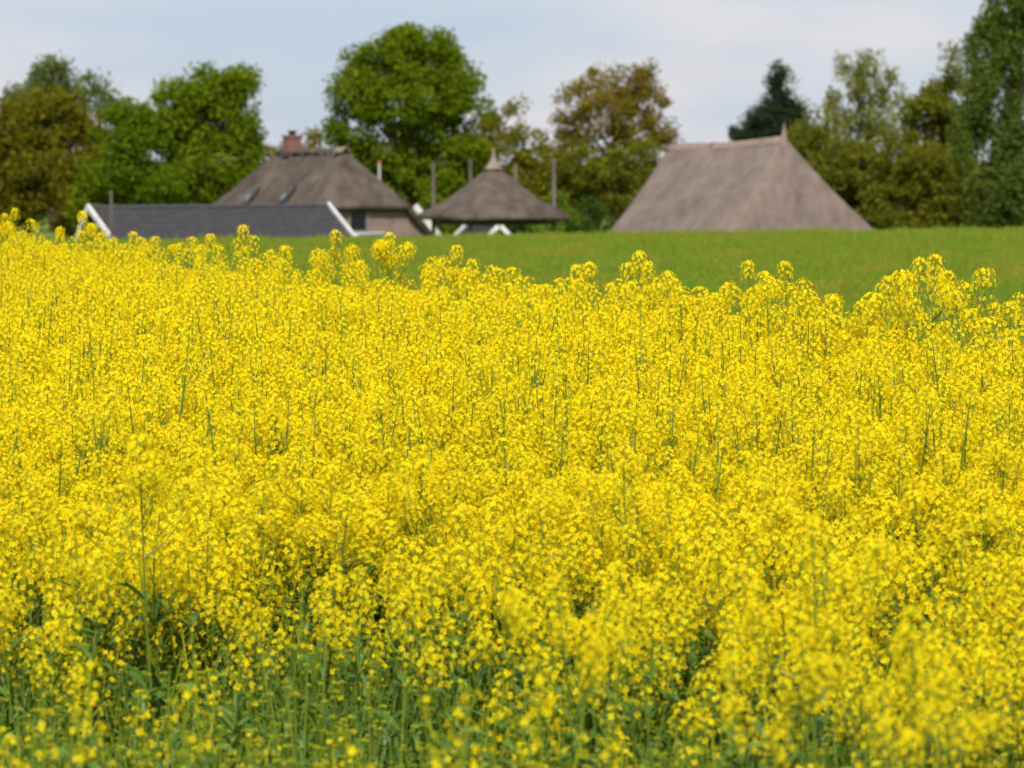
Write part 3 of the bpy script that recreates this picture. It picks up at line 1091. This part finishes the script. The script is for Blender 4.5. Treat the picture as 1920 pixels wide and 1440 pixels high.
def leaf_cloud(centers, sig, per, size, mat, name, parent, zmin):
    """many small leaf-sized faces round the given clump centres"""
    C = np.asarray(centers, dtype=np.float64)
    n = len(C) * per
    c = np.repeat(C, per, axis=0)
    S = np.repeat(np.asarray(sig, dtype=np.float64), per, axis=0)
    off = rng.normal(size=(n, 3))
    nr = np.linalg.norm(off, axis=1)[:, None]
    off = np.where(nr > 2.1, off / nr * 2.1 * rng.uniform(0, 1, size=(n, 1)) ** .4, off)
    p = c + off * S
    p = p[p[:, 2] > zmin]
    n = len(p)
    a = rng.normal(size=(n, 3)); a /= np.linalg.norm(a, axis=1)[:, None]
    b = rng.normal(size=(n, 3)); b -= (a * b).sum(1)[:, None] * a; b /= np.linalg.norm(b, axis=1)[:, None]
    s = size * rng.uniform(.55, 1.3, size=(n, 1))
    v = np.empty((n, 4, 3))
    v[:, 0] = p - a * s; v[:, 1] = p + b * s * .55 - a * s * .1; v[:, 2] = p + a * s; v[:, 3] = p - b * s * .55 - a * s * .1
    me = bpy.data.meshes.new(name)
    me.vertices.add(n * 4); me.loops.add(n * 4); me.polygons.add(n)
    me.vertices.foreach_set('co', v.reshape(-1))
    me.loops.foreach_set('vertex_index', np.arange(n * 4, dtype=np.int32))
    me.polygons.foreach_set('loop_start', np.arange(0, n * 4, 4, dtype=np.int32))
    me.polygons.foreach_set('loop_total', np.full(n, 4, dtype=np.int32))
    me.materials.append(mat)
    me.update(calc_edges=True)
    o = bpy.data.objects.new(name, me)
    COL.objects.link(o); o.parent = parent
    return o

def tree(name, label, Y, tpx, lobes, key, col, dens=1.6, per=40, sub=.42, size=.15, stretch=(1, 1, .8), trunk_r=.22,
         shell=.48, cat='tree', group=None, depth=.9, limbs=True, twig=.5, extra=0):
    random.seed(sum((i + 3) * ord(ch) for i, ch in enumerate(label)))
    k = Y / F
    base = P(tpx, 430, Y)
    gz = ground(base.x, Y) if Y < 140 else FARM_Z
    root = empty(name, (base.x, Y, gz), 0, label=label, cat=cat, group=group)
    org = Vector((base.x, Y, gz))
    per = int(per * 3.6); size *= .95
    cs, sg = [], []
    wood = MB()
    lob = []
    for (px, py, rx, ry) in lobes:
        dy = random.uniform(-.5, .5) * rx * k * depth
        c = P(px, py, Y); c.y += dy
        lob.append((c - org, rx * k * 1.08, ry * k * 1.06))
    if extra:
        for (c, rx, rz) in list(lob):
            for _ in range(extra):
                d = Vector((random.gauss(0, 1), random.gauss(0, 1), random.gauss(0, 1))).normalized()
                f = random.uniform(.35, .5)
                lob.append((c + Vector((d.x * rx, d.y * rx, d.z * rz)) * .68, rx * f, rz * f))
    top = max(l[0].z for l in lob)
    low = min(l[0].z - l[2] for l in lob)
    fork = max(.25 * top, min(low + .5, .5 * top))
    tt = Vector((random.uniform(-.3, .3), random.uniform(-.3, .3), fork))
    main = max(lob, key=lambda l: l[0].z)
    wood.tube([(0, 0, -.2), (0.03, 0, .35), tt * .55, tt], [trunk_r * 1.5, trunk_r * 1.05, trunk_r * .9, trunk_r * .75], 9)
    for (c, rx, rz) in lob:
        ry_ = (rx + rz) / 2 * depth
        if limbs:
            m = tt.lerp(c, .45) + Vector((random.uniform(-.3, .3), random.uniform(-.3, .3), .15 * (c - tt).length))
            r0 = trunk_r * random.uniform(.25, .42)
            wood.tube([tt - Vector((0, 0, .25)), m, c, c + (c - m) * .2], [r0, r0 * .7, r0 * .4, .02], 6)
        n = max(6, int(dens * (rx * rz * 3.14 + .4 * rx * ry_ * rz)))
        for _ in range(n):
            d = Vector((random.gauss(0, 1), random.gauss(0, 1), random.gauss(0, 1))).normalized()
            r = shell + (1 - shell) * random.random() ** .6
            q = Vector((c.x + d.x * rx * r, c.y + d.y * ry_ * r, c.z + d.z * rz * r))
            if q.z < .15: continue
            cs.append(q)
            f = sub * random.uniform(.6, 1.35)
            sg.append((f * stretch[0], f * stretch[1], f * stretch[2]))
            if limbs and random.random() < twig:
                mm = c.lerp(q, .5) + Vector((random.uniform(-.2, .2), random.uniform(-.2, .2), random.uniform(0, .25)))
                wood.tube([c.lerp(q, .08), mm, q], [.032, .020, .008], 4, cap=False)
    wood.obj('trunk', M['bark'], root, smooth=True)
    leaf_cloud(cs, sg, per, size, leafcol(key, col), 'crown', root, .05)
    return root

GREEN = (.135, .185, .009)
GREEN2 = (.115, .165, .009)
OLIVE = (.120, .108, .010)
OCHRE = (.190, .148, .018)
PALE = (.200, .215, .035)
FARG = (.125, .155, .045)
DARKG = (.105, .145, .026)
PINE = (.034, .055, .026)
G1 = 'trees behind the farm'
# far pale pair, upper left
tree('broadleaf_tree', 'distant pale green round tree rising behind the brown oak at far left', 262, 98,
     [(100, 150, 40, 38), (72, 185, 45, 30), (120, 195, 50, 40), (30, 185, 18, 16), (95, 250, 70, 60)], 'far', FARG, dens=1.9, per=34, sub=.5, size=.17, group=G1)
tree('broadleaf_tree', 'thin see-through pale tree between the brown oak and the green tree at left', 250, 190,
     [(172, 165, 16, 34), (198, 180, 20, 34), (185, 230, 30, 40), (215, 200, 10, 24)], 'far', FARG, dens=.9, per=20, sub=.4, size=.14, group=G1)
# brown oak at left
tree('oak_tree', 'broad olive brown oak at the left edge behind the crop', 200, 60,
     [(20, 250, 70, 60), (90, 225, 65, 48), (130, 290, 55, 70), (50, 330, 90, 70), (-60, 280, 70, 80), (110, 385, 70, 50), (-20, 390, 90, 50)],
     'olive_l', (.155, .142, .012), dens=2.3, per=44, sub=.42, size=.14, group=G1)
tree('oak_tree', 'russet brown small oak between the olive oak and the green tree', 206, 165,
     [(168, 270, 25, 45), (160, 340, 40, 50), (150, 400, 45, 40)], 'russet', (.165, .115, .012), dens=2.2, per=40, sub=.4, size=.14, group=G1)
# green trees left
tree('broadleaf_tree', 'fresh green tree with a tall round crown behind the slate shed', 192, 390,
     [(382, 168, 62, 42), (342, 186, 42, 40), (428, 182, 46, 44), (330, 212, 52, 50), (436, 218, 48, 54), (385, 235, 72, 55), (462, 262, 28, 44), (400, 300, 80, 60), (330, 310, 60, 55), (445, 322, 45, 48), (380, 355, 80, 45)],
     'green', GREEN, extra=1, dens=1.45, per=46, sub=.40, size=.14, group=G1, twig=.4)
tree('broadleaf_tree', 'lower rounded green tree at the left of the tall round one', 190, 235,
     [(240, 205, 36, 40), (215, 260, 45, 50), (265, 275, 48, 55), (215, 330, 62, 55), (280, 345, 60, 50), (200, 385, 55, 40)],
     'green2', GREEN2, extra=1, dens=1.8, per=46, sub=.40, size=.14, group=G1)
# thin low trees behind the farmhouse ridge
tree('broadleaf_tree', 'thin ochre tree top behind the farmhouse chimney', 230, 560,
     [(520, 285, 26, 20), (590, 262, 16, 26), (560, 290, 40, 24), (600, 300, 30, 25)], 'ochre', OCHRE, dens=1.1, per=24, sub=.35, size=.12, group=G1)
# big green tree in the middle
tree('broadleaf_tree', 'largest fresh green tree with a broad dome crown behind farmhouse and hay barn', 203, 765,
     [(690, 165, 48, 48), (835, 178, 52, 52), (760, 150, 60, 50), (770, 112, 58, 46), (705, 135, 48, 48), (840, 140, 52, 52), (672, 195, 52, 50), (770, 195, 75, 58), (868, 195, 40, 54),
      (655, 250, 44, 46), (722, 275, 62, 52), (815, 275, 68, 52), (880, 265, 30, 42), (760, 330, 80, 50), (672, 320, 52, 42), (850, 330, 45, 45), (730, 385, 80, 40), (812, 84, 24, 18), (735, 88, 22, 18), (770, 72, 18, 14)],
     'green', GREEN, extra=1, dens=1.4, per=42, sub=.40, size=.14, group=G1, twig=.35, trunk_r=.3)
tree('oak_tree', 'olive yellow oak behind the hay barn, right of the largest green tree', 212, 925,
     [(950, 225, 38, 36), (900, 250, 42, 45), (985, 265, 40, 40), (925, 300, 60, 45), (985, 330, 50, 50), (880, 330, 45, 50), (930, 380, 80, 50), (860, 385, 40, 40)],
     'oliveyel', (.175, .165, .016), dens=1.5, per=36, sub=.38, size=.13, group=G1)
tree('oak_tree', 'airy ochre brown oak with sky showing through left of the thatched barn', 222, 1155,
     [(1150, 160, 55, 34), (1095, 190, 42, 36), (1200, 190, 44, 40), (1065, 230, 34, 30), (1235, 225, 28, 36), (1150, 220, 60, 38),
      (1120, 255, 40, 28), (1200, 260, 45, 30), (1060, 275, 36, 36), (1210, 145, 22, 20), (1245, 262, 18, 14)],
     'ochre', OCHRE, dens=2.5, per=28, sub=.36, size=.12, group=G1, twig=.8, trunk_r=.3)
tree('oak_tree', 'low ochre olive tree under the airy oak beside the thatched barn', 214, 1110,
     [(1080, 325, 50, 45), (1140, 330, 55, 40), (1195, 310, 45, 40), (1060, 375, 50, 45), (1130, 385, 70, 45), (1040, 330, 30, 40)],
     'olive', (.140, .146, .015), dens=2.0, per=38, sub=.38, size=.13, group=G1)
# conifer and its airy neighbour
tree('pine_tree', 'dark blue green conical pine behind the thatched barn ridge', 226, 1455,
     [(1456, 148, 12, 24), (1455, 178, 26, 22), (1456, 205, 40, 22), (1436, 225, 40, 20), (1484, 222, 34, 24), (1452, 248, 60, 24), (1500, 255, 28, 22), (1400, 262, 25, 12), (1455, 300, 70, 40)],
     'pine', PINE, dens=4.2, per=40, sub=.30, size=.11, group=G1, shell=.2)
tree('broadleaf_tree', 'nearly bare straw coloured tree around the dark pine', 232, 1450,
     [(1455, 150, 24, 28), (1425, 210, 22, 34), (1490, 205, 30, 40), (1415, 245, 18, 20), (1515, 245, 20, 26)], 'straw', (.20, .165, .06),
     dens=1.2, per=20, sub=.32, size=.10, group=G1, twig=.9)
tree('pine_tree', 'low blue green fir tip just left of the pine above the barn ridge', 228, 1385,
     [(1378, 250, 7, 12), (1390, 260, 20, 8), (1385, 290, 25, 25)], 'fir', (.035, .06, .045), dens=3, per=26, sub=.2, size=.1, group=G1)
# yellow-green upright tree
tree('poplar_tree', 'airy yellow green tree with upright sprays right of the pine', 236, 1615,
     [(1590, 130, 16, 34), (1640, 135, 18, 30), (1565, 195, 22, 36), (1610, 190, 34, 40), (1665, 170, 22, 40), (1600, 245, 46, 40), (1660, 235, 36, 40), (1550, 250, 24, 36), (1612, 130, 10, 28)],
     'pale', PALE, dens=2.7, per=24, sub=.34, size=.12, stretch=(.6, .6, 1.4), group=G1, twig=.7)
tree('oak_tree', 'olive brown tree between the yellow green tree and the big green birch', 214, 1745,
     [(1790, 130, 26, 40), (1750, 205, 45, 45), (1710, 215, 26, 40), (1800, 200, 50, 60), (1740, 270, 60, 50), (1810, 290, 60, 60)],
     'olive', (.140, .146, .015), dens=1.8, per=38, sub=.38, size=.14, group=G1)
tree('birch_tree', 'tall dark green drooping birch at the right edge', 190, 1900,
     [(1835, 165, 30, 44), (1818, 245, 34, 50), (1862, 62, 26, 34), (1885, 40, 50, 55), (1850, 100, 34, 60), (1920, 110, 50, 70), (1870, 180, 50, 60), (1930, 210, 50, 70), (1865, 265, 50, 55), (1925, 310, 60, 70), (1960, 30, 50, 60), (1880, -20, 36, 40), (1870, 350, 60, 50), (1900, 395, 60, 42), (1855, 400, 40, 36)],
     'darkg', DARKG, dens=1.9, per=44, sub=.38, size=.13, stretch=(.7, .7, 1.5), group=G1)
# lower trees and shrubs closing the gaps
tree('oak_tree', 'olive tree low behind the right slope of the thatched barn', 206, 1560,
     [(1525, 260, 40, 45), (1580, 310, 60, 50), (1530, 320, 50, 50), (1630, 330, 60, 55), (1600, 385, 70, 45)],
     'olive', (.140, .146, .015), dens=2.1, per=40, sub=.4, size=.14, group=G1)
tree('oak_tree', 'wide olive green tree low at the right, left of the birch foot', 203, 1730,
     [(1690, 310, 55, 60), (1760, 340, 65, 60), (1710, 390, 75, 45), (1800, 385, 65, 45), (1650, 395, 40, 40)],
     'olive_g', (.135, .138, .014), dens=2.2, per=40, sub=.4, size=.14, group=G1)
G2 = 'shrubs around the farm'
tree('shrub', 'dark brownish shrub at the right edge under the birch', 196, 1890,
     [(1850, 400, 50, 40), (1905, 395, 60, 45), (1950, 390, 50, 50)], 'brown', (.075, .060, .012), dens=2.4, per=36, sub=.35, size=.12, cat='shrub', group=G2, trunk_r=.08)
tree('shrub', 'bright green shrub behind the right pole of the hay barn', 176, 1048,
     [(1050, 380, 14, 22), (1030, 425, 28, 20), (1062, 418, 18, 22)], 'bright', (.13, .20, .02), dens=5, per=26, sub=.22, size=.09, cat='shrub', group=G2, trunk_r=.05)
tree('shrub', 'dark green shrub left of the foot of the thatched barn', 180, 1110,
     [(1105, 405, 28, 32), (1085, 425, 26, 22), (1125, 425, 22, 20)], 'darkg2', (.045, .085, .014), dens=4, per=30, sub=.26, size=.1, cat='shrub', group=G2, trunk_r=.06)
tree('shrub', 'mid green shrub seen under the left side of the hay barn roof', 182, 850,
     [(835, 425, 26, 22), (860, 432, 24, 20), (815, 400, 20, 30)], 'green2', GREEN2, dens=4, per=30, sub=.26, size=.1, cat='shrub', group=G2, trunk_r=.06)
tree('shrub', 'dark shrub seen under the right side of the hay barn roof', 184, 985,
     [(985, 425, 26, 24), (1008, 432, 20, 18), (960, 425, 20, 20)], 'darkg2', (.045, .085, .014), dens=4, per=30, sub=.26, size=.1, cat='shrub', group=G2, trunk_r=.06)
# a wood far behind, one mass
def far_wood():
    cs, sg = [], []
    for _ in range(1500):
        px = random.uniform(-500, 2420)
        Y = random.uniform(300, 345)
        topy = 318 + 22 * mnoise.noise(Vector((px * .012, 0, 2))) + 10 * mnoise.noise(Vector((px * .05, 0, 4)))
        q = P(px, random.uniform(topy, 430), Y)
        cs.append(q); sg.append((1.0, 1.0, .9))
    o = leaf_cloud(cs, sg, 34, .30, leafcol('wood', (.075, .080, .014)), 'distant_wood', None, FARM_Z)
    tag(o, 'far dark olive wood filling the gaps between the farm trees', 'wood', kind='stuff')
far_wood()

# ------------------------------------------------------------------ sky, sun, camera
SUN_EL, SUN_AZ = 50, 180             # azimuth clockwise from +Y (the view direction)
w = bpy.data.worlds.new('World'); scene.world = w
w.use_nodes = True
nt = w.node_tree
for n in list(nt.nodes): nt.nodes.remove(n)
out = nt.nodes.new('ShaderNodeOutputWorld'); bg = nt.nodes.new('ShaderNodeBackground')
bg.inputs['Strength'].default_value = 0.097
sky = nt.nodes.new('ShaderNodeTexSky'); sky.sky_type = 'NISHITA'; sky.sun_disc = False
sky.sun_elevation = R(SUN_EL); sky.sun_rotation = R(SUN_AZ)
sky.air_density = 1.0; sky.dust_density = 1.5
tc = nt.nodes.new('ShaderNodeTexCoord')
mp = nt.nodes.new('ShaderNodeMapping'); mp.inputs['Scale'].default_value = (1, 1, 3.2)
mp.inputs['Location'].default_value = (.37, .1, .12)
nt.links.new(tc.outputs['Generated'], mp.inputs[0])
nz = nt.nodes.new('ShaderNodeTexNoise'); nz.inputs['Scale'].default_value = 11.0; nz.inputs['Detail'].default_value = 5; nz.inputs['Roughness'].default_value = .5
nt.links.new(mp.outputs[0], nz.inputs['Vector'])
cr = ramp(nt, [(0.36, (5.2, 6.15, 7.45)), (0.5, (6.1, 6.65, 7.5)), (0.64, (7.35, 7.2, 7.6))])
nt.links.new(nz.outputs['Fac'], cr.inputs['Fac'])
mx = nt.nodes.new('ShaderNodeMix'); mx.data_type = 'RGBA'
mx.inputs[0].default_value = .86
nt.links.new(sky.outputs[0], mx.inputs[6]); nt.links.new(cr.outputs[0], mx.inputs[7])
nt.links.new(mx.outputs[2], bg.inputs['Color'])
nt.links.new(bg.outputs[0], out.inputs[0])

sl = bpy.data.lights.new('sun', 'SUN'); sl.energy = 4.5; sl.angle = R(1.5); sl.color = (1.0, .955, .88)
so = bpy.data.objects.new('sun', sl); COL.objects.link(so)
dirv = Vector((math.sin(R(SUN_AZ)) * math.cos(R(SUN_EL)), math.cos(R(SUN_AZ)) * math.cos(R(SUN_EL)), math.sin(R(SUN_EL))))
so.rotation_euler = dirv.to_track_quat('Z', 'Y').to_euler()
so.location = (20, -20, 40)

cam = bpy.data.cameras.new('camera'); co = bpy.data.objects.new('camera', cam); COL.objects.link(co)
cam.sensor_width = 36; cam.sensor_fit = 'HORIZONTAL'
cam.lens = 36 * F / 1920
cam.clip_start = .1; cam.clip_end = 8000
co.location = (0, 0, CAMZ)
co.rotation_euler = (math.pi / 2 - PITCH, 0, 0)
cam.dof.use_dof = True
cam.dof.focus_distance = 16.0
cam.dof.aperture_fstop = 6.3
scene.camera = co

vs = scene.view_settings
vs.view_transform = 'Standard'; vs.look = 'None'; vs.exposure = 0.15; vs.gamma = 1.0
scene.render.engine = 'CYCLES'
scene.cycles.max_bounces = 10
scene.cycles.diffuse_bounces = 8
scene.cycles.transmission_bounces = 8
scene.cycles.use_denoising = True
